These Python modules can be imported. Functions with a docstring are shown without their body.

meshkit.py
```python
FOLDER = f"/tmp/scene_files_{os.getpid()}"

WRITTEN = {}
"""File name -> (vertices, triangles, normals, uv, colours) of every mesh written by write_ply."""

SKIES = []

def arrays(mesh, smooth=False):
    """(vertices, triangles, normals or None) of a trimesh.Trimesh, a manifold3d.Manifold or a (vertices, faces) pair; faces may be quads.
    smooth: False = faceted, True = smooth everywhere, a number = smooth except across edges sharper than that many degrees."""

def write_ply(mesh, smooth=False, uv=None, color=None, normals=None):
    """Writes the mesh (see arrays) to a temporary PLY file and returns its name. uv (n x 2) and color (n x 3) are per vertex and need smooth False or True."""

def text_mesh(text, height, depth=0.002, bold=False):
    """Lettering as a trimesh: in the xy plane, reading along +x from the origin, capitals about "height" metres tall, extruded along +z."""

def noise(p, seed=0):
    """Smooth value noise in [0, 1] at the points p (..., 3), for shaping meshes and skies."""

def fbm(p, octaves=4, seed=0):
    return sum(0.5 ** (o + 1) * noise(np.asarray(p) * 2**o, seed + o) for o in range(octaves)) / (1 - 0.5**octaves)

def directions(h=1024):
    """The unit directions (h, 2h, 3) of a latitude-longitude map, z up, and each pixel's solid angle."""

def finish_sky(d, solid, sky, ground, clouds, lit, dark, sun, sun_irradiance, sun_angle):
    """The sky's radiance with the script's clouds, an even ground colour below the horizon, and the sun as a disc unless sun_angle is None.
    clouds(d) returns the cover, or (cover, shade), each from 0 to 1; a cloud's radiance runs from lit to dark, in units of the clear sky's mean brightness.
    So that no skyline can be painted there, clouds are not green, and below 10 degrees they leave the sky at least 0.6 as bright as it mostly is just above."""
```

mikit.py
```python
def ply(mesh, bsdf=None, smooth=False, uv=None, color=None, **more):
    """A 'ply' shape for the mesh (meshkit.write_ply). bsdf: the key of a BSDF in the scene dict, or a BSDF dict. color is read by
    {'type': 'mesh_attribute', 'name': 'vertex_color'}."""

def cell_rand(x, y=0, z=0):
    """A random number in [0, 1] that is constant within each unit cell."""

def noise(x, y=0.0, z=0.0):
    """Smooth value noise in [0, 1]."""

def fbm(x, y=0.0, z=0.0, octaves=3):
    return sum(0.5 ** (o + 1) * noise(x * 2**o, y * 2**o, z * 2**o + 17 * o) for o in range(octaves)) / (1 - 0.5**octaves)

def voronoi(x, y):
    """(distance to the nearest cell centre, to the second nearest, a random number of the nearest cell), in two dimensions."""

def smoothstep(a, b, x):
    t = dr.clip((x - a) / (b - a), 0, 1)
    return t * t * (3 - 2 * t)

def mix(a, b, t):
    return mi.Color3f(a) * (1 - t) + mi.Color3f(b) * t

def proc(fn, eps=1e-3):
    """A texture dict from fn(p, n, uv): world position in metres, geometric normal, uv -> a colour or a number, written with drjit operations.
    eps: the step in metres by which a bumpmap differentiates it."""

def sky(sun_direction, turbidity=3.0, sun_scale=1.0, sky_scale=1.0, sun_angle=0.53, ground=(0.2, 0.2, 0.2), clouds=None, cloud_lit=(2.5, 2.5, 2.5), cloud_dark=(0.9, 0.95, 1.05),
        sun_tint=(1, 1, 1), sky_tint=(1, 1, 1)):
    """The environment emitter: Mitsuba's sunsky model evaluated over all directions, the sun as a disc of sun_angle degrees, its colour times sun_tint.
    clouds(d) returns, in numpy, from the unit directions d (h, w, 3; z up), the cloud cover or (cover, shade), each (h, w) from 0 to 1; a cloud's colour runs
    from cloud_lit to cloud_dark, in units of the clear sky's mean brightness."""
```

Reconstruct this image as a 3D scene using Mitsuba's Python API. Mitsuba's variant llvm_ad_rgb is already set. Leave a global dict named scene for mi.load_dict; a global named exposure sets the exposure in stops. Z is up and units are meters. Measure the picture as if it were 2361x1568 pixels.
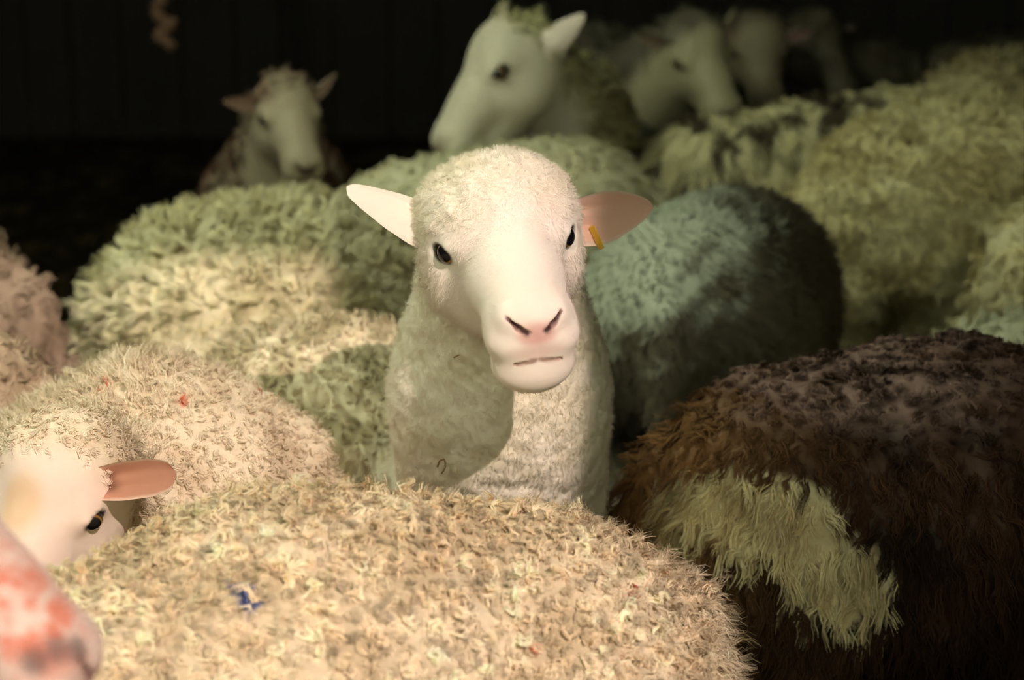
import math, numpy as np, trimesh, mitsuba as mi, mikit, meshkit
from scipy import ndimage
from scipy.spatial import cKDTree

scene, labels = {}, {}
T = mi.ScalarTransform4f

# ------------------------------------------------------------------ camera, light, exposure
CAM = np.array([0.0, 0.0, 1.65])
PITCH = math.radians(17.9)
FPX = 1180.5 / math.tan(math.radians(13.5))
FWD = np.array([0, math.cos(PITCH), -math.sin(PITCH)])
RIGHT = np.array([1.0, 0, 0])
UPV = np.array([0, math.sin(PITCH), math.cos(PITCH)])
exposure = 4.0
scene['camera'] = {'type': 'thinlens', 'fov': 27.0, 'fov_axis': 'x', 'aperture_radius': 0.0095, 'focus_distance': 2.41,
                   'near_clip': 0.05, 'far_clip': 60.0,
                   'to_world': T().look_at(origin=CAM.tolist(), target=(CAM + FWD).tolist(), up=[0, 0, 1])}
SUN = np.array([0.42, -1.0, 0.88])
scene['sky'] = mikit.sky(SUN, turbidity=4.0, sun_scale=0.135, sky_scale=0.33, sun_angle=0.6, ground=(0.16, 0.17, 0.12), sun_tint=(1.0, 0.98, 1.17), sky_tint=(1.22, 1.10, 0.70))
TUBE = (11.0, 11.8, 8.0)          # radiance of the fluorescent tubes

WHITE = (0.8, 0.8, 0.8)


def at(px, py, y):
    """The point at depth y (metres in front of the camera) seen at a pixel of the 2361 x 1568 photograph: used to measure places."""
    d = FWD + (px - 1180.5) / FPX * RIGHT - (py - 784) / FPX * UPV
    return CAM + d * (y / d[1])


def nrm(v):
    v = np.asarray(v, float)
    return v / np.maximum(np.linalg.norm(v, axis=-1, keepdims=True), 1e-12)


def sstep(a, b, x):
    t = np.clip((x - a) / (b - a), 0, 1)
    return t * t * (3 - 2 * t)


def lerp(a, b, t):
    return np.asarray(a) * (1 - t[..., None]) + np.asarray(b) * t[..., None]


# ------------------------------------------------------------------ materials
VC = {'type': 'mesh_attribute', 'name': 'vertex_color'}
scene['wool_material'] = {'type': 'twosided', 'bsdf': {'type': 'diffuse', 'reflectance': VC}}
scene['skin_material'] = {'type': 'twosided', 'bsdf': {'type': 'principled', 'base_color': VC, 'roughness': 0.6, 'specular': 0.25}}
scene['eye_material'] = {'type': 'twosided', 'bsdf': {'type': 'principled', 'base_color': VC, 'roughness': 0.2, 'specular': 0.35, 'clearcoat': 0.3, 'clearcoat_gloss': 0.95}}
scene['tag_material'] = {'type': 'twosided', 'bsdf': {'type': 'principled', 'base_color': {'type': 'rgb', 'value': [0.78, 0.50, 0.04]}, 'roughness': 0.3}}
scene['paint_metal'] = {'type': 'twosided', 'bsdf': {'type': 'principled', 'base_color': {'type': 'rgb', 'value': [0.55, 0.56, 0.54]}, 'roughness': 0.4}}


def wood_fn(base, dark):
    def fn(p, n, uv):
        g = mikit.fbm(p.x * 14, p.y * 14, p.z * 1.3, 4)
        return mikit.mix(dark, base, g)
    return fn


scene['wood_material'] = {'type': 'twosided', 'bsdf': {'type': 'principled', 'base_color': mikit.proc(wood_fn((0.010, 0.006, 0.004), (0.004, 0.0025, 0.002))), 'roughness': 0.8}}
scene['pole_material'] = {'type': 'twosided', 'bsdf': {'type': 'principled', 'base_color': mikit.proc(wood_fn((0.30, 0.17, 0.11), (0.12, 0.06, 0.04))), 'roughness': 0.8}}


def floor_fn(p, n, uv):
    a = mikit.fbm(p.x * 9, p.y * 9, 0.0, 4)
    s = mikit.noise(p.x * 60 + 9 * a, p.y * 13, 3.0)
    return mikit.mix((0.012, 0.009, 0.006), (0.05, 0.036, 0.02), mikit.smoothstep(0.45, 0.8, a * 0.6 + s * 0.4))


scene['floor_material'] = {'type': 'diffuse', 'reflectance': mikit.proc(floor_fn)}


# ------------------------------------------------------------------ helpers for shapes
def shape(v, f, bsdf, normals=None, color=None):
    path = meshkit.write_ply((v, f), False, None, color, normals=normals)
    return {'type': 'ply', 'filename': path, 'face_normals': normals is None, 'bsdf': {'type': 'ref', 'id': bsdf}}


def free(key):
    if key not in scene:
        return key
    n = 1
    while f'{key}_{n:03d}' in scene:
        n += 1
    return f'{key}_{n:03d}'


def box(a, b):
    m = trimesh.creation.box(extents=np.subtract(b, a))
    m.apply_translation((np.add(a, b)) / 2)
    return m


def struct(key, mesh, bsdf, label):
    scene[key] = mikit.ply(mesh, bsdf)
    labels[key] = {'kind': 'structure', 'label': label}


# ------------------------------------------------------------------ the barn
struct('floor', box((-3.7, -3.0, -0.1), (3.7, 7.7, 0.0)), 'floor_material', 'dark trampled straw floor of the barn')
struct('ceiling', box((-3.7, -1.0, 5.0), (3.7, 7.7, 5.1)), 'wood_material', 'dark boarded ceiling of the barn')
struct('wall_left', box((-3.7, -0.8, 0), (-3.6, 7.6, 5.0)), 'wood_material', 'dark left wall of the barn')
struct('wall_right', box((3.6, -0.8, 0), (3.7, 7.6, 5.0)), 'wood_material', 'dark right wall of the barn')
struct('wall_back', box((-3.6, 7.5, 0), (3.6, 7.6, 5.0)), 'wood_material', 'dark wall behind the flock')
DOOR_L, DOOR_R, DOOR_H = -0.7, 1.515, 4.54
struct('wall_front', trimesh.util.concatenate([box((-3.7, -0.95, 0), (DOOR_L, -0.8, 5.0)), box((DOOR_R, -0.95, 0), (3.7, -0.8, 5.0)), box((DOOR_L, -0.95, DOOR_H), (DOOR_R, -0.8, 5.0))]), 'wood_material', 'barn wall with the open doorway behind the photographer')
rng = np.random.default_rng(3)
x = -3.6
while x < 3.5:
    w = rng.uniform(0.16, 0.22)
    b = box((x + 0.004, 7.47 - rng.uniform(0, 0.012), 0.0), (min(x + w, 3.6) - 0.004, 7.5, 5.0))
    scene[free('wall_back__plank')] = mikit.ply(b, 'wood_material')
    x += w


def tube(points, radii, sides=10):
    p = np.asarray(points, float)
    r = np.broadcast_to(np.asarray(radii, float), (len(p),))
    t = nrm(np.gradient(p, axis=0))
    a = nrm(np.cross(t, np.where(np.abs(t[:, 2:]) < 0.9, [0, 0, 1.0], [1.0, 0, 0])))
    b = np.cross(t, a)
    ang = np.arange(sides) * 2 * np.pi / sides
    v = (p[:, None] + r[:, None, None] * (np.cos(ang)[None, :, None] * a[:, None] + np.sin(ang)[None, :, None] * b[:, None])).reshape(-1, 3)
    f = []
    for i in range(len(p) - 1):
        for j in range(sides):
            k = (j + 1) % sides
            f += [[i * sides + j, i * sides + k, (i + 1) * sides + k], [i * sides + j, (i + 1) * sides + k, (i + 1) * sides + j]]
    n0 = len(v)
    v = np.vstack([v, p[0], p[-1]])
    for j in range(sides):
        k = (j + 1) % sides
        f += [[n0, k, j], [n0 + 1, n0 - sides + j, n0 - sides + k]]
    m = trimesh.Trimesh(v, np.array(f), process=False)
    m.fix_normals()
    return m


def crooked(name, pts, r, label, cat, bumps=0.012, seed=1):
    pts = np.array(pts, float)
    s = np.linspace(0, len(pts) - 1, 90)
    q = np.stack([np.interp(s, range(len(pts)), pts[:, k]) for k in range(3)], 1)
    q = q + (meshkit.noise(np.stack([s * 3, s * 0 + seed, s * 0], 1))[:, None] - 0.5) * [bumps * 4, 0, 0]
    rr = r * (0.85 + 0.5 * meshkit.noise(np.stack([s * 4, s * 0 + seed + 7, s * 0], 1)))
    scene[name] = mikit.ply(tube(q, rr, 12), 'pole_material', smooth=40)
    labels[name] = {'label': label, 'category': cat}


crooked('hanging_rope', [(-1.0, 6.1, 0.565), (-1.005, 6.1, 0.585), (-0.99, 6.1, 0.615), (-0.985, 6.1, 0.64), (-1.0, 6.1, 0.67), (-1.01, 6.1, 0.72), (-1.01, 6.1, 2.0), (-1.0, 6.1, 5.0)], 0.014, 'thin reddish frayed rope hanging in the dark background at upper left', 'rope')


# fluorescent battens unseen above and left of the frame; the nearer one is an added fill
def lamp(y0, y1, x, z):
    key = free_thing('fluorescent_lamp')
    scene[key + '__housing'] = mikit.ply(box((x - 0.035, y0 - 0.04, z + 0.03), (x + 0.035, y1 + 0.04, z + 0.08)), 'paint_metal')
    for y in (y0, y1):
        k = key + '__socket' + ('' if key + '__socket' not in scene else '_001')
        scene[k] = mikit.ply(box((x - 0.018, y - 0.012, z - 0.02), (x + 0.018, y + 0.012, z + 0.03)), 'paint_metal')
    for y in np.linspace(y0 + 0.1, y1 - 0.1, 2):
        k = free(key + '__chain')
        scene[k] = mikit.ply(tube([(x, y, z + 0.08), (x, y, 5.0)], 0.004, 6), 'paint_metal')
    m = tube([(x, y0 + 0.012, z), (x, y1 - 0.012, z)], 0.016, 12)
    scene[key + '__tube'] = {**mikit.ply(m), 'bsdf': {'type': 'ref', 'id': 'paint_metal'}, 'emitter': {'type': 'area', 'radiance': {'type': 'rgb', 'value': list(TUBE)}}}
    labels[key] = {'label': f'fluorescent tube lamp hanging on chains above the left of the flock, {"farther from" if y0 > 2 else "nearer"} the doorway', 'category': 'lamp'}


def free_thing(base):
    n, key = 0, base
    while any(k == key or k.startswith(key + '__') for k in scene):
        n += 1
        key = f'{base}_{n:03d}'
    return key


lamp(2.7, 4.2, -1.5, 2.9)
lamp(0.9, 1.7, -1.9, 2.6)  # added lamp: greenish fill from the front left


# ------------------------------------------------------------------ implicit surfaces
def rc(p, a, b, ra, rb):
    a, b = np.asarray(a, float), np.asarray(b, float)
    ab = b - a
    t = np.clip(((p - a) @ ab) / max(ab @ ab, 1e-12), 0, 1)
    return np.linalg.norm(p - a - t[:, None] * ab, axis=1) - (ra + t * (rb - ra))


def el(p, c, r):
    q = p - np.asarray(c, float)
    r = np.asarray(r, float)
    k0 = np.linalg.norm(q / r, axis=1)
    k1 = np.linalg.norm(q / (r * r), axis=1)
    return np.where(k1 > 1e-9, k0 * (k0 - 1) / np.maximum(k1, 1e-9), -r.min())


def smin(a, b, k):
    h = np.maximum(k - np.abs(a - b), 0) / k
    return np.minimum(a, b) - h * h * k * 0.25


def smax(a, b, k):
    return -smin(-a, -b, k)


def nets(sdf, xs, ys, zs):
    """Surface nets on a rectilinear grid, evaluated only near the surface; vertices are then pulled onto the surface. Returns v, f, n."""
    S = 4
    ax = [np.asarray(a, float) for a in (xs, ys, zs)]
    cx = [a[::S] if (len(a) - 1) % S == 0 else np.append(a[::S], a[-1]) for a in ax]
    g = np.stack(np.meshgrid(*cx, indexing='ij'), -1)
    dc = sdf(g.reshape(-1, 3)).reshape(g.shape[:3])
    d = dc
    for k in range(3):  # linear upsampling per axis
        i = np.clip(np.searchsorted(cx[k], ax[k], side='right') - 1, 0, len(cx[k]) - 2)
        t = (ax[k] - cx[k][i]) / (cx[k][i + 1] - cx[k][i])
        sh = [1, 1, 1]
        sh[k] = -1
        t = t.reshape(sh)
        d = np.take(d, i, k) * (1 - t) + np.take(d, i + 1, k) * t
    step = max(np.diff(a).max() for a in ax) * S
    near = np.abs(d) < step * 0.9
    idx = np.nonzero(near)
    pts = np.stack([ax[k][idx[k]] for k in range(3)], 1)
    val = np.concatenate([sdf(c) for c in np.array_split(pts, max(1, len(pts) // 400000))])
    d[idx] = val
    s = d < 0
    nx, ny, nz = s.shape
    corner = [s[i:nx - 1 + i, j:ny - 1 + j, k:nz - 1 + k] for i in (0, 1) for j in (0, 1) for k in (0, 1)]
    total = sum(c.astype(np.int8) for c in corner)
    act = (total > 0) & (total < 8)
    ids = -np.ones(act.shape, np.int64)
    ids[act] = np.arange(act.sum())
    ci = np.nonzero(act)
    acc, cnt = np.zeros((len(ci[0]), 3)), np.zeros(len(ci[0]))
    for axis in range(3):
        o1, o2 = [k for k in range(3) if k != axis]
        for a in (0, 1):
            for b in (0, 1):
                o = [0, 0, 0]
                o[o1], o[o2] = a, b
                i0 = [ci[k] + o[k] for k in range(3)]
                i1 = list(i0)
                i1[axis] = i1[axis] + 1
                d0, d1 = d[tuple(i0)], d[tuple(i1)]
                hit = (d0 < 0) != (d1 < 0)
                t = np.where(hit, d0 / np.where(hit, d0 - d1, 1), 0)
                p = np.stack([ax[k][i0[k]] for k in range(3)], 1)
                p[:, axis] += t * (ax[axis][i1[axis]] - ax[axis][i0[axis]])
                acc += p * hit[:, None]
                cnt += hit
    v = acc / cnt[:, None]
    quads = []
    for axis in range(3):
        o1, o2 = [(1, 2), (2, 0), (0, 1)][axis]
        sl0, sl1 = [slice(None)] * 3, [slice(None)] * 3
        sl0[axis], sl1[axis] = slice(0, -1), slice(1, None)
        a, b = s[tuple(sl0)], s[tuple(sl1)]
        e = np.nonzero(a != b)
        e = list(e)
        ok = (e[o1] > 0) & (e[o2] > 0) & (e[o1] < act.shape[o1]) & (e[o2] < act.shape[o2]) & (e[axis] < act.shape[axis])
        e = [q[ok] for q in e]
        ins = a[tuple(e)]

        def cid(da, db):
            q = list(e)
            q[o1], q[o2] = q[o1] - da, q[o2] - db
            return ids[tuple(q)]
        q = np.stack([cid(1, 1), cid(0, 1), cid(0, 0), cid(1, 0)], 1)
        q = np.where(ins[:, None], q, q[:, ::-1])
        quads.append(q)
    q = np.vstack(quads)
    f = np.vstack([q[:, [0, 1, 2]], q[:, [0, 2, 3]]])
    n = None
    for _ in range(2):
        dd, n = grad(sdf, v)
        v = v - n * np.clip(dd, -0.004, 0.004)[:, None]
    _, n = grad(sdf, v)
    return v, f, n


def grad(sdf, v, e=0.0012):
    g = np.stack([sdf(v + np.eye(3)[k] * e) - sdf(v - np.eye(3)[k] * e) for k in range(3)], 1)
    return sdf(v), nrm(g)


# ------------------------------------------------------------------ a sheep's head (local millimetres: x to the sheep's right, y to the nose, z to the crown)
class Head:
    def __init__(self, pos, fwd, up=(0, 0, 1), size=1.0, wool=1.0, detail=True, hairline=0.0):
        self.o = np.asarray(pos, float)
        y = nrm(fwd)
        x = nrm(np.cross(y, up))
        z = np.cross(x, y)
        self.R = np.stack([x, y, z], 1)       # columns
        self.s = size
        self.wool, self.detail, self.hairline = wool, detail, hairline

    def loc(self, p):
        return (p - self.o) @ self.R / (self.s * 0.001)

    def world(self, q):
        return self.o + (np.asarray(q, float) * self.s * 0.001) @ self.R.T

    def dirw(self, q):
        return np.asarray(q, float) @ self.R.T

    def sdf(self, P):
        p = self.loc(P)
        far = np.linalg.norm(p - [0, 30, -10], axis=1) - 190
        out = np.maximum(far, 60.0)
        m = far < 60
        if m.any():
            out[m] = self._sdf(p[m])
        return out * self.s * 0.001

    def _sdf(self, p):
        a = p.copy()
        a[:, 0] = np.abs(a[:, 0])
        d = el(p, (0, -38, 0), (66, 74, 62))
        d = smin(d, rc(p, (0, -2, 6), (0, 112, -42), 49, 40), 22)
        d = smin(d, el(p, (0, 38, -30), (51, 78, 48)), 20)
        d = smin(d, el(a, (46, -2, 8), (24, 34, 22)), 18)                      # brow
        d = smin(d, el(a, (33, -12, -52), (32, 52, 44)), 20)                    # cheek
        d = smin(d, rc(p, (0, 25, -72), (0, 118, -92), 38, 23), 18)              # lower jaw
        muz = el(p, (0, 122, -50), (45, 38, 36))
        muz = smin(muz, el(a, (20, 133, -60), (27, 25, 20)), 10)                 # upper lips
        muz = smin(muz, el(p, (0, 145, -35), (26, 17, 16)), 9)
        muz = smin(muz, el(a, (25, 141, -33), (11, 13, 13)), 8)                  # nostril wings
        d = smin(d, muz, 22)
        d = smin(d, el(p, (0, 121, -93), (42, 34, 26)), 20)                     # chin
        d = smin(d, el(p, (0, -46, 26), (62 + 24 * self.wool, 62 + 18 * self.wool, 54 + 4 * self.wool)), 24)   # woolly crown
        if self.wool > 0.5:
            d = smin(d, el(a, (66, -34, -30), (22, 34, 48)), 22)                # wool behind the cheeks
        if self.detail:
            d = smax(d, -rc(a, (8, 163, -43), (17, 158, -38), 1.0, 2.6), 4)         # nostrils
            d = smax(d, -rc(a, (17, 158, -38), (27, 152, -28), 2.6, 1.2), 4)
            d = smax(d, -rc(p, (0, 166, -50), (0, 161, -72), 0.8, 1.2), 4)         # philtrum
            d = smax(d, -rc(a, (0, 162, -74), (22, 153, -78), 0.7, 0.7), 3)         # mouth
            d = smax(d, -rc(a, (22, 153, -78), (40, 128, -82), 0.7, 0.3), 3)
        d = smax(d, -el(a, (76, 9, 1), (11, 13, 9)), 4)                          # eye sockets
        d = smin(d, rc(a, (61, -4, 13), (62, 20, 11), 5, 4), 7)                   # upper lids
        return d

    def tint(self, p, face, nose, dark, eye_dark=(0.022, 0.014, 0.012)):
        """Skin colours at local points: pink nose, mouth line, eye rims."""
        a = p.copy()
        a[:, 0] = np.abs(a[:, 0])
        c = np.broadcast_to(np.asarray(face, float), p.shape).copy()
        q = np.linalg.norm((p - [0, 154, -45]) / [20, 16, 15], axis=1)
        c = lerp(c, nose, 1 - sstep(0.7, 1.35, q))
        q = np.linalg.norm((p - [0, 154, -64]) / [26, 18, 10], axis=1)
        c = lerp(c, np.asarray(nose) * 0.5 + np.asarray(face) * 0.5, (1 - sstep(0.5, 1.4, q)) * 0.85)
        q = np.minimum(rc(a, (10, 161, -43), (17, 156, -38), 0, 0), rc(a, (17, 156, -38), (26, 150, -29), 0, 0))
        c = lerp(c, np.asarray(nose) * 0.62, 1 - sstep(2.5, 6.5, q))
        c = lerp(c, dark, 1 - sstep(1.2, 3.8, q))
        q = np.minimum(rc(a, (0, 160, -74), (22, 151, -78), 0, 0), rc(a, (22, 151, -78), (38, 132, -82), 0, 0))
        c = lerp(c, (0.34, 0.20, 0.16), (1 - sstep(1.5, 4.5, q)) * 0.9)
        q = np.linalg.norm((a - [66, 9, 1.0]) / [18, 17, 12.5], axis=1)
        c = lerp(c, eye_dark, 1 - sstep(0.85, 1.12, q))
        return c


def eye_mesh(h, side, iris=(0.20, 0.10, 0.02), r=13.5):
    """Eyeball: dark slot pupil, amber iris, brown rim; its axis looks outwards and a little forwards."""
    m = trimesh.creation.icosphere(subdivisions=4)
    u = m.vertices
    ax = nrm([side * 0.66, 0.72, 0.12])
    e1 = nrm(np.cross([0, 0, 1.0], ax))
    e2 = np.cross(ax, e1)
    a, b, c = u @ e1, u @ e2, u @ ax
    rad = np.hypot(a, b)
    col = np.broadcast_to(np.array([0.012, 0.008, 0.007]), u.shape).copy()
    inner = (c > 0)
    col = lerp(col, iris, np.where(inner, 1 - sstep(0.80, 0.86, rad), 0.0))
    col = lerp(col, (0.004, 0.004, 0.006), np.where(inner, 1 - sstep(0.66, 0.74, rad), 0.0))
    v = h.world(u * r + np.array([side * 60.5, 9, 1.5]))
    return shape(v, m.faces, 'eye_material', h.dirw(u), col)


def ear_mesh(h, base, tip, opening, width, cup, prof, roll=0.0, thick=2.2, outer=(0.84, 0.74, 0.68), inner=(0.80, 0.50, 0.44), nu=48, nv=29, droop=0.0, twist=0.0, canal_shade=0.0):
    """An ear as a cupped leaf with thickness. base, tip, opening in the head's local millimetres."""
    base, tip = np.asarray(base, float), np.asarray(tip, float)
    ax = nrm(tip - base)
    L = np.linalg.norm(tip - base)
    op = np.asarray(opening, float)
    op = nrm(op - ax * (op @ ax))
    sd = np.cross(ax, op)
    s = np.linspace(0, 1, nu)
    w = np.interp(s, [q[0] for q in prof], [q[1] for q in prof])
    w = ndimage.gaussian_filter1d(w, 1.2, mode='nearest')
    w[-1] = 0.02
    w[-3:] = w[-3:] * [1, 0.8, 1]
    t = np.linspace(-1, 1, nv)
    S, Tt = np.meshgrid(s, t, indexing='ij')
    W = w[:, None] * width / 2
    ang = Tt * cup * (1 - 0.45 * S)                                # rolled round the axis
    tw = np.radians(twist) * S
    R = W / np.maximum(np.sin(np.minimum(cup * (1 - 0.45 * S), np.pi / 2)) , 0.15)
    lat, dep = R * np.sin(ang), R * (1 - np.cos(ang))
    dep = dep + 2.2 * np.cos(Tt * 9) * np.exp(-3 * S) * (1 - Tt ** 2)
    op_ = np.cos(tw)[..., None] * op + np.sin(tw)[..., None] * sd
    sd_ = -np.sin(tw)[..., None] * op + np.cos(tw)[..., None] * sd
    P = base + ax * (S * L)[..., None] + sd_ * lat[..., None] + op_ * dep[..., None]
    P = P + np.array([0, 0, -1.0]) * (droop * S ** 2)[..., None]
    du, dv = np.gradient(P, axis=0), np.gradient(P, axis=1)
    n = nrm(np.cross(du, dv))
    if (n * op_).sum() < 0:
        n = -n
    th = thick * (1 - 0.55 * S) * np.sqrt(np.clip(1 - Tt ** 2, 0.05, 1))
    A, B = P + n * th[..., None] / 2, P - n * th[..., None] / 2
    k = nu * nv
    V = np.vstack([A.reshape(-1, 3), B.reshape(-1, 3)])
    N = np.vstack([n.reshape(-1, 3), -n.reshape(-1, 3)])
    i, j = np.meshgrid(np.arange(nu - 1), np.arange(nv - 1), indexing='ij')
    q = np.stack([i * nv + j, (i + 1) * nv + j, (i + 1) * nv + j + 1, i * nv + j + 1], -1).reshape(-1, 4)
    F = np.vstack([q[:, [0, 1, 2]], q[:, [0, 2, 3]], q[:, [0, 2, 1]] + k, q[:, [0, 3, 2]] + k])
    rim = [a * nv for a in range(nu)], [a * nv + nv - 1 for a in range(nu)]
    for line in rim:
        for a, b in zip(line[:-1], line[1:]):
            F = np.vstack([F, [[a, b, b + k], [a, b + k, a + k]]])
    ci = lerp(np.asarray(inner), np.asarray(outer), sstep(0.78, 1.0, np.abs(Tt)).ravel() * 0.7)
    ci = lerp(ci, np.asarray(inner) * 0.35, ((1 - sstep(0.04, 0.30, S)) * (1 - sstep(0.3, 0.75, np.abs(Tt)))).ravel() * canal_shade)  # shadow inside the ear painted in, darkest near the base
    C = np.vstack([ci, np.broadcast_to(outer, (k, 3))])
    hw = h.world(V)
    return hw, F, h.dirw(N), C


# ------------------------------------------------------------------ wool
def sample(v, f, n, weight, count, rng):
    a = np.linalg.norm(np.cross(v[f[:, 1]] - v[f[:, 0]], v[f[:, 2]] - v[f[:, 0]]), axis=1)
    w = a * weight[f].mean(1)
    c = np.cumsum(w)
    i = np.searchsorted(c, rng.random(count) * c[-1])
    r1, r2 = np.sqrt(rng.random(count)), rng.random(count)
    b = np.stack([1 - r1, r1 * (1 - r2), r1 * r2], 1)
    tri = f[i]
    return (v[tri] * b[..., None]).sum(1), nrm((n[tri] * b[..., None]).sum(1)), tri, b


def strands(root, nor, length, width, rng, flow=None, lift=1.0, lay=0.0, jitter=0.3, curl=0.0, turns=1.0, clump=0, gather=0.7, seg=4, color=None, sag=0.0, round_=0.5, tip=0.25, cjit=0.0):
    """Ribbons of wool: root points and skin normals in, (v, f, n, c) out. Strands of one clump share direction, curl and tone."""
    N = len(root)
    if clump:
        cen = rng.choice(N, max(1, N // clump), replace=False)
        own = cKDTree(root[cen]).query(root)[1]
        M = len(cen)
    else:
        cen, own, M = np.arange(N), np.arange(N), N
    cn = nor[cen]
    fl = np.zeros((M, 3)) if flow is None else flow[cen]
    fl = fl - cn * (fl * cn).sum(1, keepdims=True)
    d = nrm(cn * lift + fl * lay + rng.normal(size=(M, 3)) * jitter)
    e1 = nrm(np.cross(d, rng.normal(size=(M, 3))))
    e2 = np.cross(d, e1)
    ph = rng.random(M) * 6.283
    Lc = length[cen] * rng.uniform(0.7, 1.25, M)
    hand = rng.choice([-1, 1], M)
    tone = rng.normal(size=M)
    s = np.linspace(0, 1, seg + 1)
    L = Lc[own] * rng.uniform(0.8, 1.15, N)
    base = root - nor * 0.002
    C0 = root[cen][own] - base
    dd = nrm(d[own] + rng.normal(size=(N, 3)) * 0.12)
    P = np.empty((seg + 1, N, 3))
    for k, t in enumerate(s):
        cur = curl * min(1.0, t * 2.5)
        a = ph + hand * 6.283 * turns * t
        off = (np.cos(a)[:, None] * e1 + np.sin(a)[:, None] * e2) * cur
        P[k] = base + C0 * (gather * min(1.0, t * 1.6)) + dd * (L * t)[:, None] + off[own] + np.array([0, 0, -1.0]) * (sag * L * t * t)[:, None]
    tg = nrm(np.gradient(P, axis=0))
    side = nrm(np.cross(tg, nrm(nor + rng.normal(size=(N, 3)) * 0.45)[None]))
    wv = width * rng.uniform(0.7, 1.3, N)
    prof = np.interp(s, [0, 0.35, 1], [0.9, 1.0, tip])
    off = side * (wv[None] * prof[:, None] / 2)[..., None]
    V = np.stack([P - off, P + off], 2).reshape(-1, 3)
    nn = nrm(nor[None] * 0.9 + np.cross(side, tg) * 0.25)
    Nn = np.stack([nrm(nn - side * round_), nrm(nn + side * round_)], 2).reshape(-1, 3)
    k = np.arange(seg)[:, None] * 2 * N + np.arange(N)[None] * 2
    F = np.concatenate([np.stack([k, k + 1, k + 2 * N + 1], -1), np.stack([k, k + 2 * N + 1, k + 2 * N], -1)]).reshape(-1, 3)
    col = color * (1 + cjit * tone[own])[:, None]
    col = np.clip(col, 0.004, 0.95)
    Cc = np.broadcast_to(col[None, :, None], (seg + 1, N, 2, 3)).reshape(-1, 3)
    return V, F, Nn, Cc


def join(parts):
    V, F, N, C, o = [], [], [], [], 0
    for v, f, n, c in parts:
        V.append(v), F.append(f + o), N.append(n), C.append(c)
        o += len(v)
    return np.vstack(V), np.vstack(F), np.vstack(N), np.vstack(C)


# ------------------------------------------------------------------ a sheep
def axis_range(lo, hi, step, fine=None):
    if fine is None:
        return np.arange(lo, hi + step, step)
    a, b, h = fine
    a, b = max(a, lo), min(b, hi)
    return np.concatenate([np.arange(lo, a, step), np.arange(a, b, h), np.arange(b, hi + step, step)])


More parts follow.
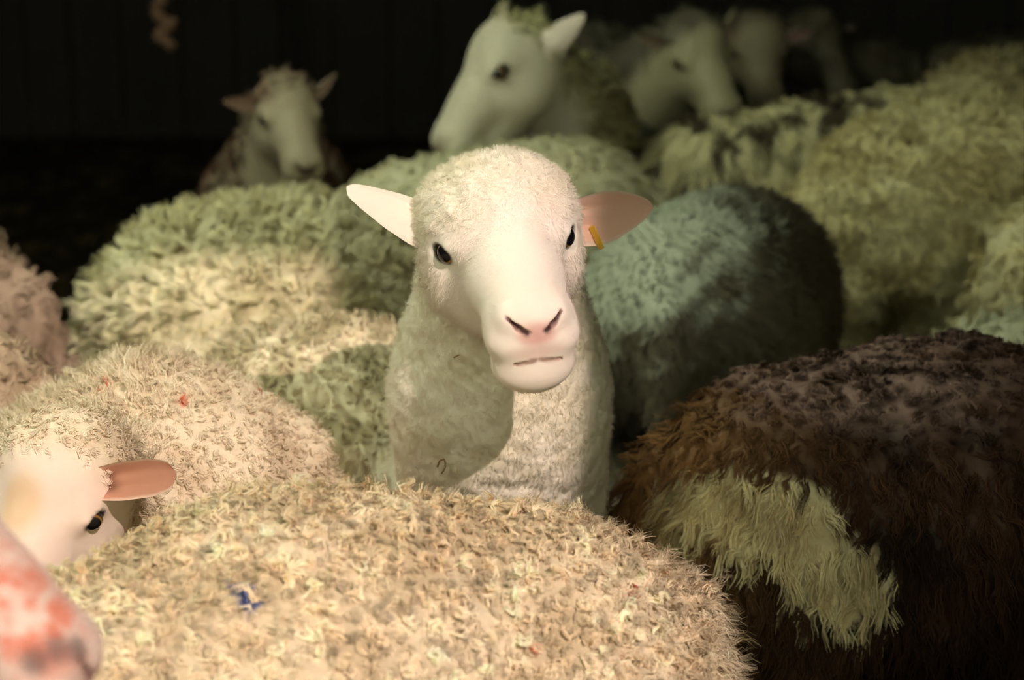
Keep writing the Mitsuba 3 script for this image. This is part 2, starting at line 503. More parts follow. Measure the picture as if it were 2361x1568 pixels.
class Sheep:
    """torso: chain of (x, y, z, r) from rump to chest; neck: chain of (x, y, z, r) from chest to the head; legs stand on the floor."""
    def __init__(self, label, torso, neck, head, step=0.012, fine=None, group=None, lumps=0.012, lump_size=0.05, seed=0, legs=True, k=0.10, tail=True, extra=(), category='sheep'):
        self.key = free_thing('sheep')
        labels[self.key] = {'label': label, 'category': category}
        self.head, self.seed = head, seed
        t = np.array(torso, float)
        ne = np.array(neck, float) if neck is not None and len(neck) else np.zeros((0, 4))
        self.t, self.ne = t, ne
        axis = nrm((t[-1, :3] - t[0, :3]) * [1, 1, 0])
        side = np.array([-axis[1], axis[0], 0])
        self.axis, self.side = axis, side
        bones = []
        if legs:
            for end, sgn in ((0, 1), (0, -1), (-1, 1), (-1, -1)):
                c, r = t[end, :3], t[end, 3]
                hip = c + side * sgn * r * 0.50 + [0, 0, -r * 0.45]
                if end == 0:
                    knee = hip + axis * 0.05 + [0, 0, -0.10]
                    hock = np.append((hip - axis * 0.07)[:2], 0.23)
                    foot = np.append((hip - axis * 0.03)[:2], 0.03)
                    bones += [(hip, knee, r * 0.5, 0.07), (knee, hock, 0.06, 0.03), (hock, foot, 0.027, 0.024)]
                else:
                    knee = np.append((hip + axis * 0.02)[:2], 0.25)
                    foot = np.append((hip + axis * 0.02)[:2], 0.03)
                    bones += [(hip, knee, r * 0.45, 0.036), (knee, foot, 0.032, 0.024)]
        if tail:
            a = t[0, :3] - axis * t[0, 3] * 0.85 + [0, 0, t[0, 3] * 0.35]
            bones.append((a, a - axis * 0.05 + [0, 0, -0.16], 0.04, 0.028))
        bones += list(extra)
        self.bones = bones

        def raw(P):
            d = None
            for a, b in zip(t[:-1], t[1:]):
                q = rc(P, a[:3], b[:3], a[3], b[3])
                d = q if d is None else smin(d, q, k)
            if len(t) == 1:
                d = np.linalg.norm(P - t[0, :3], axis=1) - t[0, 3]
            for a, b in zip(ne[:-1], ne[1:]):
                d = smin(d, rc(P, a[:3], b[:3], a[3], b[3]), k)
            for a, b, ra, rb in bones:
                d = smin(d, rc(P, a, b, ra, rb), 0.05)
            if head is not None:
                d = smin(d, head.sdf(P), 0.04 * head.s)
            return d
        self.raw = raw

        def sdf(P):
            d = raw(P)
            if lumps:
                m = np.abs(d) < 0.08
                amp = lumps * self.woolly(P[m])
                d[m] = d[m] - amp * (meshkit.fbm(P[m] / lump_size + seed * 7.3, 3, seed) - 0.5) * 2
            return np.maximum(d, 0.004 - P[:, 2])
        self.sdf = sdf
        pts = np.vstack([t[:, :3] - t[:, 3:], t[:, :3] + t[:, 3:]] + ([ne[:, :3] - ne[:, 3:], ne[:, :3] + ne[:, 3:]] if len(ne) else []) + [np.array([b[0] for b in bones] + [b[1] for b in bones])] * bool(bones))
        if head is not None:
            pts = np.vstack([pts, head.o - 0.2 * head.s, head.o + 0.2 * head.s])
        lo, hi = pts.min(0) - 0.06, pts.max(0) + 0.06
        lo[2] = max(lo[2], -0.02)
        ranges = [axis_range(lo[i], hi[i], step, None if fine is None else (head.o[i] - 0.17 * head.s, head.o[i] + 0.17 * head.s, fine)) for i in range(3)]
        self.v, self.f, self.n = nets(sdf, *ranges)

    def woolly(self, P):
        """1 where the fleece is, 0 on the face and lower legs."""
        w = sstep(0.26, 0.40, P[:, 2])
        if self.head is not None:
            q = self.head.loc(P)
            w = w * np.where(np.linalg.norm(q - [0, 40, -30], axis=1) < 240, self.bare(q), 1.0)
        return w

    def bare(self, q):
        e = np.minimum(np.linalg.norm(q - [66, 9, 2], axis=1), np.linalg.norm(q - [-66, 9, 2], axis=1))
        m = sstep(-40, 12, q[:, 1] - self.head.hairline - (26 + 14 * sstep(-30, 40, q[:, 0])) * sstep(8, 40, q[:, 2])) * (q[:, 1] > -110)
        return 1 - np.maximum(m, 1 - sstep(17, 24, e))

    def put(self, part, v, f, n, c, bsdf, label=None, kind=None):
        key = free(f'{self.key}__{part}')
        scene[key] = shape(v, f, bsdf, n, np.clip(c, 0.002, 0.95))
        if label or kind:
            labels[key] = {**({'label': label} if label else {}), **({'kind': kind} if kind else {})}
        return key

    def body(self, color):
        self.c = np.clip(color(self.v), 0.003, 0.95)
        self.put('body', self.v, self.f, self.n, self.c, 'skin_material')

    def fleece(self, sets, color):
        rng = np.random.default_rng(100 + self.seed)
        out = []
        for st in sets:
            st = dict(st)
            w = self.woolly(self.v) * np.ones(len(self.v))
            if self.head is not None:
                q = self.head.loc(self.v)
                onface = np.linalg.norm(q - [0, 40, -30], axis=1) < 185
                w = w * (np.minimum(np.linalg.norm(q - [66, 9, 2], axis=1), np.linalg.norm(q - [-66, 9, 2], axis=1)) > 22)
                if st.pop('face', False):
                    far = (q[:, 1] < 140) & (np.minimum(np.linalg.norm(q - [66, 9, 2], axis=1), np.linalg.norm(q - [-66, 9, 2], axis=1)) > 23)
                    w = onface * far * (1 - self.bare(q) + 0.25)
            where = st.pop('where', None)
            if where is not None:
                w = w * where(self.v)
            # sides that face away from the open door side of the flock carry fewer strands: nothing but cost
            w = w * (0.12 + 0.88 * sstep(-0.35, 0.1, (self.n * nrm(CAM - self.v)).sum(1)))
            w = w * st.pop('near', lambda v: 1.0)(self.v)
            root, nor, tri, b = sample(self.v, self.f, self.n, w, st.pop('count'), rng)
            ln = st.pop('length')
            ln = ln(root) if callable(ln) else np.full(len(root), ln)
            fl = st.pop('flow', None)
            fl = fl(root, nor) if fl is not None else None
            wd = st.pop('width')
            tn = st.pop('tint', 1.0)
            out.append(strands(root, nor, ln, wd, rng, flow=fl, color=color(root) * tn, **st))
        self.put('wool', *join(out), 'wool_material', kind='stuff')

    def eyes(self, iris=(0.25, 0.13, 0.03)):
        for s in (1, -1):
            scene[free(self.key + '__eye')] = eye_mesh(self.head, s, iris)

    def ears(self, specs):
        for sp in specs:
            v, f, n, c = ear_mesh(self.head, **sp)
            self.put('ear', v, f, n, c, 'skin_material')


def mottled(base, other, scale, seed=0, amount=1.0, lo=0.4, hi=0.65):
    def fn(p):
        return lerp(base, other, sstep(lo, hi, meshkit.fbm(p / scale, 3, seed)) * amount)
    return fn


def down(root, nor):
    return np.broadcast_to([0, 0, -1.0], root.shape)


EARS = lambda **k: [dict(base=(56, -34, 26), tip=(150, -60, 20), opening=(0.2, 0.9, -0.3), width=58, cup=0.9, prof=[(0, .6), (.15, .8), (.45, 1), (.75, .8), (.92, .45), (1, .05)], **k),
                    dict(base=(-56, -34, 26), tip=(-150, -60, 20), opening=(-0.2, 0.9, -0.3), width=58, cup=0.9, prof=[(0, .6), (.15, .8), (.45, 1), (.75, .8), (.92, .45), (1, .05)], **k)]


def cam_dir(r, u, t):
    return r * RIGHT + u * UPV - t * FWD


# ================================================================== the flock
# ---- the white sheep that looks into the lens
hp = math.radians
HM = Head(at(1164, 560, 2.36), cam_dir(math.sin(hp(11)) * math.cos(hp(20)), -math.sin(hp(20)), math.cos(hp(11)) * math.cos(hp(20))), cam_dir(-math.sin(hp(8)), math.cos(hp(8)), 0), 1.08)
a1, a2 = at(1150, 640, 2.50), at(1158, 1120, 2.60)
rump = at(560, 830, 3.10)
MAIN = Sheep('white sheep with head raised, looking straight into the camera, yellow tag in one ear',
             [(-0.45, 3.10, 0.455, 0.195), (-0.25, 2.96, 0.49, 0.205), (-0.06, 2.80, 0.495, 0.185)],
             [(*a2, 0.135), (*at(1152, 900, 2.55), 0.118), (*a1, 0.098)], HM, step=0.009, fine=0.0026, lumps=0.005, lump_size=0.022, seed=1, k=0.09)


def main_color(p):
    q = HM.loc(p)
    wool = mottled((0.86, 0.82, 0.74), (0.80, 0.75, 0.63), 0.06, 4)(p)
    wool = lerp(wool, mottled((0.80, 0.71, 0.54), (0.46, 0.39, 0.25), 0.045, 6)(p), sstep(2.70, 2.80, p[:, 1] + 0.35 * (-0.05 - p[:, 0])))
    fc = lerp((0.90, 0.84, 0.79), (0.88, 0.77, 0.71), np.clip(sstep(85, 150, q[:, 1]) * 0.55 + sstep(0.5, 0.75, meshkit.fbm(p / 0.03, 3, 61)) * 0.35, 0, 1))
    face = HM.tint(q, fc, (0.78, 0.48, 0.45), (0.05, 0.02, 0.018))
    m = (1 - MAIN.bare(q)) * (np.linalg.norm(q - [0, 40, -30], axis=1) < 190)
    return wool * (1 - m[:, None]) + face * m[:, None]


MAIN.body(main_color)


def main_len(p):
    q = HM.loc(p)
    near = np.linalg.norm(q - [0, 0, 0], axis=1) < 150
    return np.where(near, 0.008, 0.007)


nearcam = lambda v: 1.0 * (v[:, 1] < 2.75) + 0.15
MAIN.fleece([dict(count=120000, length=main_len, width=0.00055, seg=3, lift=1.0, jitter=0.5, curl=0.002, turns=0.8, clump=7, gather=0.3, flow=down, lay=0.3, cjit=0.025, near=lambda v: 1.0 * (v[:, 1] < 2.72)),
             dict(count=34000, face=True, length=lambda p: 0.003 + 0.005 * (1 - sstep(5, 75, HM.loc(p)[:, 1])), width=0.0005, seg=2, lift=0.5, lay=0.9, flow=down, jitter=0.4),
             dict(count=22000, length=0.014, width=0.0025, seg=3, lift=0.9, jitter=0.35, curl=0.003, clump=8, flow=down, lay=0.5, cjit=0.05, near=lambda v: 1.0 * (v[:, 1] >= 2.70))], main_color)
prof = [(0, .7), (.18, .9), (.4, 1), (.6, .9), (.8, .6), (.93, .34), (1, .08)]
MAIN.eyes()
EARM = [dict(base=(-66, -46, 1), tip=(-184, -92, -13), opening=(-0.30, 0.92, -0.1), width=64, cup=0.75, prof=prof, inner=(0.88, 0.57, 0.47)),
           dict(base=(62, -46, 18), tip=(154, -80, 60), opening=(0.3, -0.6, -0.75), width=64, cup=0.95, prof=[(0, 1), (.2, 1), (.5, .82), (.8, .52), (.95, .32), (1, .12)])]
MAIN.ears(EARM)
ev, _, en, _ = ear_mesh(HM, **EARM[0])


def on_ear(px, py):
    d = nrm(at(px, py, 1.0) - CAM)
    w = ev - CAM
    t = w @ d
    off = np.linalg.norm(w - t[:, None] * d, axis=1)
    i = np.argsort(off)[:6]
    return CAM + d * t[i].min()


t0, t1 = on_ear(1364, 522), on_ear(1384, 566)
toward = nrm(CAM - t0)
along = nrm(t1 - t0)
across = nrm(np.cross(along, toward))


def strip(points, half, thick):
    # a bent flat strip: points along its middle, half = half-width vector
    p = np.array(points)
    t = nrm(np.gradient(p, axis=0))
    nn = nrm(np.cross(t, half))
    v = np.stack([p + half + nn * thick, p - half + nn * thick, p - half - nn * thick, p + half - nn * thick], 1)
    k = len(p)
    f = []
    for i in range(k - 1):
        for j in range(4):
            a0, a1 = i * 4 + j, i * 4 + (j + 1) % 4
            f += [[a0, a1, a1 + 4], [a0, a1 + 4, a0 + 4]]
    f += [[0, 2, 1], [0, 3, 2], [4 * k - 4, 4 * k - 3, 4 * k - 2], [4 * k - 4, 4 * k - 2, 4 * k - 1]]
    m = trimesh.Trimesh(v.reshape(-1, 3), f, process=False)
    m.fix_normals()
    return m


lift = toward * 0.006
half = nrm(toward * 0.75 - across * 0.65) * 0.0045
edge = t1 + along * 0.004
tag = strip([t0 + lift * 0.2, t0 + lift + along * 0.001, t0 * 0.5 + t1 * 0.5 + lift, t1 + lift, edge + lift * 0.6, edge - toward * 0.004, t1 - toward * 0.009, t0 * 0.4 + t1 * 0.6 - toward * 0.010], half, 0.0009)
scene[MAIN.key + '__ear_tag'] = mikit.ply(tag, 'tag_material')
labels[MAIN.key + '__ear_tag'] = {'label': 'small yellow tag clipped over the lower edge of the ear'}




def hit(sheep, px, py):
    """The point of a sheep's coat seen at a pixel of the photograph, to measure where a mark sits on the animal."""
    d = nrm(at(px, py, 1.0) - CAM)
    w = sheep.v - CAM
    t = w @ d
    off = np.linalg.norm(w - t[:, None] * d, axis=1)
    ok = np.nonzero(off < 0.012)[0]
    ok = ok if len(ok) else np.argsort(off)[:5]
    return sheep.v[ok[np.argmin(t[ok])]]


def spots(p, centres, radius, inside, colour, amount=1.0):
    d = np.min([np.linalg.norm(p - c, axis=1) for c in centres], axis=0)
    return lerp(inside, colour, (1 - sstep(radius * 0.6, radius, d)) * amount)


def faced(sh, wool, face, nose=(0.62, 0.42, 0.38), dark=(0.05, 0.03, 0.03), leg=(0.35, 0.28, 0.22)):
    """Colour of a coat with a face."""
    def fn(p):
        c = wool(p)
        c = lerp(c, leg, 1 - sstep(0.22, 0.34, p[:, 2]))
        h = sh.head
        if h is not None:
            q = h.loc(p)
            m = (1 - sh.bare(q)) * (np.linalg.norm(q - [0, 40, -30], axis=1) < 190)
            f = h.tint(q, face, nose, dark)
            c = c * (1 - m[:, None]) + f * m[:, None]
        return c
    return fn


def head_at(base, fwd, size=0.95):
    return Head(base, fwd, (0, 0, 1), size, detail=False)


# ---- the curly fleece across the bottom of the picture
FG = Sheep('sheep with tightly curled cream fleece and a small blue mark, across the bottom',
           [(0.0, 2.03, 0.57, 0.225), (-0.22, 1.96, 0.585, 0.232), (-0.52, 1.80, 0.56, 0.205)],
           [(-0.60, 1.82, 0.62, 0.14), (-0.76, 1.94, 0.68, 0.10)], head_at((-0.86, 2.06, 0.66), (-0.7, 0.5, -0.5)), step=0.0075, lumps=0.010, lump_size=0.035, seed=2)
blue = [hit(FG, 556, 1345), hit(FG, 582, 1362)]
reds = [hit(FG, 1245, 1490), hit(FG, 1465, 1355)]
fg_wool = mottled((0.71, 0.60, 0.45), (0.56, 0.45, 0.31), 0.05, 12)


def fg_coat(p):
    c = fg_wool(p)
    c = spots(p, blue, 0.0125, c, (0.05, 0.07, 0.20))
    return spots(p, reds, 0.006, c, (0.45, 0.08, 0.05))


fg_color = faced(FG, fg_coat, (0.8, 0.7, 0.62))
FG.body(fg_color)
FG.fleece([dict(count=76000, length=lambda p: 0.013 + 0.02 * sstep(0.0, 0.2, p[:, 0]), width=0.0014, seg=5, lift=0.8, lay=0.5, flow=down, jitter=0.45, curl=0.0036, turns=1.4, clump=9, gather=0.75, cjit=0.16, sag=0.25),
           dict(count=20000, length=0.018, width=0.0018, seg=6, lift=1.5, lay=0.3, flow=down, jitter=0.5, curl=0.0045, turns=1.6, clump=9, gather=0.9, cjit=0.08, tint=1.45)], fg_color)
FG.eyes()
FG.ears(EARS())

# ---- the pink muzzle close to the lens
nose2 = at(240, 1545, 1.45)
f2 = nrm([0.86, -0.12, -0.36])
H2 = Head(nose2 - f2 * 0.150 + np.array([0, 0, 0.045]), f2, (0, 0.15, 1), 1.0)
MUZ = Sheep('sheep in the lower left corner, only its blurred pink muzzle with orange paint showing',
            [(-1.62, 1.28, 0.55, 0.20), (-1.18, 1.30, 0.57, 0.20)], [(-1.05, 1.31, 0.66, 0.14), tuple(H2.world((0, -60, -40))) + (0.085,)], H2, step=0.012, fine=0.005, seed=3)
paint2 = [hit(MUZ, 20, 1400), hit(MUZ, 120, 1420), hit(MUZ, 60, 1350)]
m2 = faced(MUZ, mottled((0.8, 0.7, 0.55), (0.7, 0.55, 0.4), 0.06, 3), (0.86, 0.66, 0.60), (0.72, 0.42, 0.40), (0.06, 0.03, 0.03))
smudge2 = [hit(MUZ, 160, 1478), hit(MUZ, 205, 1470), hit(MUZ, 105, 1512)]


def m2c(p):
    c = m2(p)
    d = np.min([np.linalg.norm(p - q, axis=1) for q in paint2], axis=0)
    blot = sstep(0.36, 0.62, meshkit.fbm(p / 0.016, 3, 77)) * (1 - sstep(0.015, 0.06, d))
    c = lerp(c, (0.74, 0.17, 0.09), blot * 0.85)
    d = np.min([np.linalg.norm(p - q, axis=1) for q in smudge2], axis=0)
    return lerp(c, (0.14, 0.09, 0.09), (1 - sstep(0.004, 0.018, d)) * 0.8)


MUZ.body(m2c)
MUZ.fleece([dict(count=9000, length=0.018, width=0.004, seg=3, clump=6, jitter=0.4, curl=0.003)], m2)
MUZ.eyes()
MUZ.ears(EARS())

# ---- the cream sheep with lowered head at the left
H3 = Head(at(112, 1158, 2.22), cam_dir(-0.34, -0.66, 0.66), cam_dir(0.06, 0.9, 0.45), 0.97, wool=0.25, hairline=-38)
S3 = Sheep('cream sheep at left with lowered head, one ear out, red flecks on its neck',
           [(-0.45, 2.55, 0.585, 0.205), (-0.58, 2.52, 0.525, 0.172), (-0.72, 2.50, 0.43, 0.145)],
           [(-0.62, 2.44, 0.52, 0.115), tuple(H3.world((0, -72, -32))) + (0.066,)], H3, step=0.009, fine=0.004, lumps=0.007, seed=4)
red3 = [hit(S3, 240, 878), hit(S3, 435, 912), hit(S3, 612, 900)]
w3 = mottled((0.76, 0.67, 0.53), (0.66, 0.55, 0.41), 0.05, 5)


def c3(p):
    c = faced(S3, w3, (0.80, 0.67, 0.60), (0.76, 0.48, 0.44), (0.06, 0.03, 0.03))(p)
    q = H3.loc(p)
    c = lerp(c, (0.70, 0.48, 0.28), (1 - sstep(0.4, 1.1, np.linalg.norm((q - [6, 42, 40]) / [34, 48, 44], axis=1))) * 0.7)   # tan stain on the forehead
    return spots(p, red3, 0.008, c, (0.55, 0.12, 0.06))


S3.body(c3)
S3.fleece([dict(count=42000, length=lambda p: 0.009 + 0.016 * sstep(110, 170, np.linalg.norm(H3.loc(p), axis=1)) * (p[:, 0] < -0.42) + 0.004 * (p[:, 0] >= -0.42), width=0.0016, seg=4, jitter=0.4, curl=0.003, clump=9, gather=0.6, flow=down, lay=0.4, cjit=0.05)], c3)
S3.eyes()
S3.ears([dict(base=(-64, -28, 26), tip=(-160, -34, 66), opening=(-0.35, 0.62, 0.62), width=44, cup=1.25, prof=[(0, .85), (.3, 1), (.7, 1), (.9, .8), (1, .45)], outer=(0.80, 0.66, 0.56), inner=(0.50, 0.25, 0.18), canal_shade=0.9),
         dict(base=(58, -34, 22), tip=(140, -70, 10), opening=(0.1, 0.75, -0.6), width=56, cup=1.0, prof=prof, inner=(0.74, 0.42, 0.34), droop=6)])


def simple(label, torso, neck, head, wool, face, sets, seed, step=0.014, fine=None, ears=None, eyes=True, lumps=0.012, lump_size=0.05, nose=(0.62, 0.42, 0.38), **kw):
    sh = Sheep(label, torso, neck, head, step=step, fine=fine, lumps=lumps, lump_size=lump_size, seed=seed, **kw)
    col = faced(sh, wool, face, nose)
    sh.body(col)
    sh.fleece(sets, col)
    if eyes:
        sh.eyes()
    sh.ears(EARS() if ears is None else ears)
    return sh


tuft = lambda n, **k: dict(dict(count=n, length=0.030, width=0.0045, seg=3, clump=14, gather=0.6, jitter=0.5, curl=0.006, turns=0.7, flow=down, lay=0.5, cjit=0.08), **k)

# ---- behind the left shoulder of the white sheep
simple('big sheep with tufted grey-green fleece and ragged round rump, left behind the white sheep',
       [(-0.50, 3.57, 0.495, 0.23), (-0.36, 3.58, 0.49, 0.22), (-0.18, 3.60, 0.44, 0.195)], [(-0.12, 3.58, 0.46, 0.14), (-0.03, 3.55, 0.44, 0.10)], head_at((0.0, 3.53, 0.42), (0.5, -0.2, -0.8)),
       mottled((0.78, 0.74, 0.54), (0.56, 0.50, 0.30), 0.07, 21, 0.8), (0.8, 0.72, 0.6), [tuft(42000, length=0.034, width=0.004)], 5, step=0.011, lumps=0.018)
simple('pinkish buff sheep at the far left edge, its side cut off by the frame',
       [(-1.0, 3.37, 0.55, 0.225), (-1.40, 3.34, 0.55, 0.22)], [(-1.48, 3.34, 0.6, 0.14), (-1.62, 3.34, 0.68, 0.1)], head_at((-1.72, 3.34, 0.66), (-0.8, 0, -0.6)),
       mottled((0.37, 0.285, 0.22), (0.30, 0.22, 0.165), 0.08, 22), (0.8, 0.7, 0.6), [tuft(12000, length=0.02, width=0.003)], 6)
simple('buff sheep low at the left edge, in front of the pinkish one',
       [(-0.86, 2.92, 0.53, 0.205), (-1.22, 2.92, 0.53, 0.20)], [(-1.3, 2.92, 0.58, 0.13), (-1.44, 2.92, 0.62, 0.1)], head_at((-1.55, 2.92, 0.6), (-0.8, 0, -0.6)),
       mottled((0.50, 0.40, 0.29), (0.40, 0.30, 0.21), 0.05, 23), (0.8, 0.7, 0.6), [tuft(16000, length=0.02, width=0.003)], 7)

# ---- the row behind the raised head
simple('sheep with smooth pale close-shorn back directly behind the raised woolly head',
       [(0.10, 4.06, 0.53, 0.215), (-0.17, 4.10, 0.50, 0.195)], [(-0.28, 4.08, 0.48, 0.13), (-0.42, 4.05, 0.42, 0.09)], head_at((-0.48, 4.03, 0.36), (-0.5, 0, -0.85)),
       mottled((0.70, 0.68, 0.50), (0.62, 0.56, 0.38), 0.09, 24, 0.6), (0.8, 0.72, 0.6), [tuft(14000, length=0.014, width=0.003, lay=1.2)], 8, lumps=0.006)
EAR9 = [dict(base=(-58, -38, -8), tip=(-78, -168, -4), opening=(0.9, -0.2, -0.35), width=54, cup=1.0, prof=prof), dict(base=(50, -44, 20), tip=(86, -112, 66), opening=(0.5, 0.8, 0), width=50, cup=1.0, prof=prof)]
H9 = Head(at(1142, 172, 4.42), cam_dir(-0.76, -0.60, 0.22), cam_dir(-0.35, 0.9, 0.1), 1.22, wool=0.0, detail=False, hairline=-75)
simple('sheep in profile facing left, chin over the pale shorn back, one pointed ear raised',
       [(0.10, 5.20, 0.46, 0.165), (0.12, 4.95, 0.49, 0.165)], [(0.125, 4.76, 0.60, 0.13), (0.115, 4.60, 0.665, 0.112), tuple(H9.world((0, -60, -30))) + (0.07,)], H9,
       mottled((0.62, 0.60, 0.36), (0.34, 0.30, 0.17), 0.05, 25), (0.70, 0.65, 0.54), [tuft(14000)], 9, fine=0.007, nose=(0.62, 0.44, 0.40),
       ears=EAR9)
H10 = Head(at(668, 268, 4.35), cam_dir(0.34, -0.60, 0.74), cam_dir(-0.12, 1, 0), 0.92, wool=0.0, hairline=-30)
simple('dim sheep facing the camera in the dark at upper left, ears out and nose dark',
       [(-0.56, 4.98, 0.40, 0.17), (-0.54, 4.64, 0.42, 0.165)], [(-0.52, 4.52, 0.50, 0.12), tuple(H10.world((0, -65, -60))) + (0.075,)], H10,
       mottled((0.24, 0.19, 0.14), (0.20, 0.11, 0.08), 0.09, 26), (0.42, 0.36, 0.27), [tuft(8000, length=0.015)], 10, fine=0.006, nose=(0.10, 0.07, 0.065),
       ears=[dict(base=(50, -38, 20), tip=(140, -62, 16), opening=(0.2, 0.9, -0.3), width=58, cup=0.8, prof=prof, outer=(0.5, 0.36, 0.32), inner=(0.5, 0.32, 0.28)),
             dict(base=(-50, -38, 20), tip=(-128, -78, 58), opening=(-0.2, 0.9, -0.3), width=50, cup=1.0, prof=prof, outer=(0.5, 0.4, 0.34), inner=(0.45, 0.32, 0.28))])

# ---- right of the raised head
def rump_tone(p):
    """Pale grey over the back and the left of the rump, streaked and darker towards the lower right."""
    a = meshkit.fbm(np.stack([p[:, 0] * 22 + p[:, 2] * 18, p[:, 1] * 20, p[:, 2] * 60 - p[:, 0] * 40], 1) * 0.6, 3, 27)
    s = p[:, 2] - 0.575 - 0.62 * (p[:, 0] - 0.15) + 0.26 * (a - 0.5)
    return lerp((0.13, 0.11, 0.08), (0.52, 0.55, 0.47), sstep(-0.05, 0.07, s))


simple('close-shorn sheep, rump to the camera, pale grey turning dark, right beside the white neck',
       [(0.31, 3.42, 0.56, 0.207), (0.41, 3.75, 0.53, 0.19)], [(0.44, 3.86, 0.50, 0.12), (0.45, 4.0, 0.42, 0.085)], head_at((0.45, 4.04, 0.36), (0, 0.5, -0.85), 0.85),
       rump_tone, (0.7, 0.66, 0.6), [tuft(30000, length=0.016, width=0.0022, lay=1.5, clump=5, curl=0.001, cjit=0.12)], 11, lumps=0.005)


def streaks(p):
    a = meshkit.noise(np.stack([p[:, 0] * 34 + 2.5 * meshkit.noise(p * 12, 5), p[:, 1] * 20, p[:, 2] * 7 + p[:, 0] * 6], 1), 9)
    return lerp((0.70, 0.65, 0.40), (0.06, 0.045, 0.03), sstep(0.42, 0.58, a))


simple('shaggy sheep whose yellowish fleece hangs in dark-streaked locks, behind the shorn grey rump',
       [(0.43, 4.63, 0.475, 0.19), (0.86, 4.72, 0.52, 0.195)], [(0.98, 4.74, 0.52, 0.13), (1.12, 4.74, 0.5, 0.1)], head_at((1.2, 4.74, 0.45), (0.6, 0, -0.8)),
       streaks, (0.6, 0.55, 0.4), [tuft(34000, length=lambda p: 0.028 + 0.045 * (1 - sstep(0.56, 0.68, p[:, 2])), width=0.0032, lay=2.4, lift=0.18, jitter=0.1, curl=0.003, clump=24, sag=0.3)], 12)
simple('large sheep with matted yellow-green fleece at the right, wool hanging down one foreleg',
       [(0.80, 4.16, 0.585, 0.195), (0.95, 4.16, 0.60, 0.185), (1.12, 4.18, 0.595, 0.18)], [(1.2, 4.18, 0.6, 0.14), (1.36, 4.16, 0.68, 0.1)], head_at((1.46, 4.15, 0.66), (0.7, -0.2, -0.6)),
       mottled((0.74, 0.68, 0.42), (0.46, 0.38, 0.18), 0.07, 28, 0.8), (0.7, 0.62, 0.5), [tuft(40000, length=0.022, width=0.0028, clump=9)], 13, step=0.011, lumps=0.018, extra=[(at(1950, 500, 4.14), at(1945, 650, 4.08), 0.10, 0.07), (at(1945, 650, 4.08), at(1935, 800, 4.06), 0.07, 0.045)])
simple('pale yellowish sheep at the right edge, in front of the matted yellow-green one',
       [(1.06, 3.70, 0.56, 0.185), (1.40, 3.66, 0.56, 0.19)], [(1.5, 3.64, 0.6, 0.13), (1.64, 3.6, 0.66, 0.1)], head_at((1.74, 3.58, 0.64), (0.8, -0.2, -0.6)),
       mottled((0.76, 0.71, 0.47), (0.58, 0.50, 0.28), 0.06, 29, 0.7), (0.7, 0.62, 0.5), [tuft(12000, length=0.03)], 14)
simple('farthest sheep at the upper right edge, a dim yellowish back above the matted fleece',
       [(1.20, 5.22, 0.475, 0.22), (1.62, 5.22, 0.48, 0.21)], [(1.74, 5.22, 0.52, 0.14), (1.88, 5.22, 0.56, 0.1)], head_at((1.98, 5.22, 0.54), (0.8, 0, -0.6)),
       mottled((0.62, 0.56, 0.33), (0.36, 0.30, 0.16), 0.07, 30), (0.6, 0.55, 0.45), [tuft(10000, length=0.035)], 15)
H16 = Head(at(1618, 132, 5.3), cam_dir(0.42, -0.72, 0.55), cam_dir(-0.1, 0.9, 0.3), 1.08, wool=0.2, detail=False, hairline=-45)
simple('dim grey sheep at upper right, pale face turned down over the streaked back',
       [(0.24, 6.05, 0.47, 0.17), (0.27, 5.66, 0.48, 0.175)], [(0.31, 5.50, 0.52, 0.15), tuple(H16.world((0, -65, -45))) + (0.10,)], H16,
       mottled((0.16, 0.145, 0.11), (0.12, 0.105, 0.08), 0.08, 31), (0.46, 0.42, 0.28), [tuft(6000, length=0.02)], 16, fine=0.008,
       ears=[dict(base=(52, -36, 20), tip=(140, -70, 40), opening=(0.2, 0.9, -0.3), width=52, cup=0.9, prof=prof, outer=(.4, .35, .25), inner=(.35, .26, .2)), dict(base=(-52, -36, 20), tip=(-110, -70, 70), opening=(-0.2, 0.9, -0.3), width=50, cup=1.0, prof=prof, outer=(.4, .35, .25), inner=(.35, .26, .2))])
H17 = Head(at(1752, 118, 5.75), cam_dir(0.10, -0.70, 0.70), cam_dir(0, 1, 0.2), 1.05, wool=0.4, detail=False, hairline=-45)
simple('barely lit sheep in the upper right dark, middle of three dim faces',
       [(0.64, 6.75, 0.40, 0.14), (0.66, 6.40, 0.40, 0.135)], [(0.67, 6.14, 0.44, 0.09), tuple(H17.world((0, -65, -50))) + (0.09,)], H17,
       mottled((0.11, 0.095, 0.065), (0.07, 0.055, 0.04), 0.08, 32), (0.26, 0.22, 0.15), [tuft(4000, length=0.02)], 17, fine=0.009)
H18 = Head(at(1893, 112, 6.0), cam_dir(0.45, -0.60, 0.65), cam_dir(0, 1, 0.2), 1.05, wool=0.8, detail=False)
simple('barely lit woolly-headed sheep in the upper right dark, rightmost of three dim faces',
       [(1.65, 6.5, 0.40, 0.145), (1.36, 6.34, 0.40, 0.14)], [(1.14, 6.2, 0.44, 0.09), tuple(H18.world((0, -65, -50))) + (0.09,)], H18,
       mottled((0.10, 0.085, 0.06), (0.06, 0.05, 0.035), 0.08, 33), (0.10, 0.085, 0.06), [tuft(4000, length=0.02)], 18, fine=0.009)

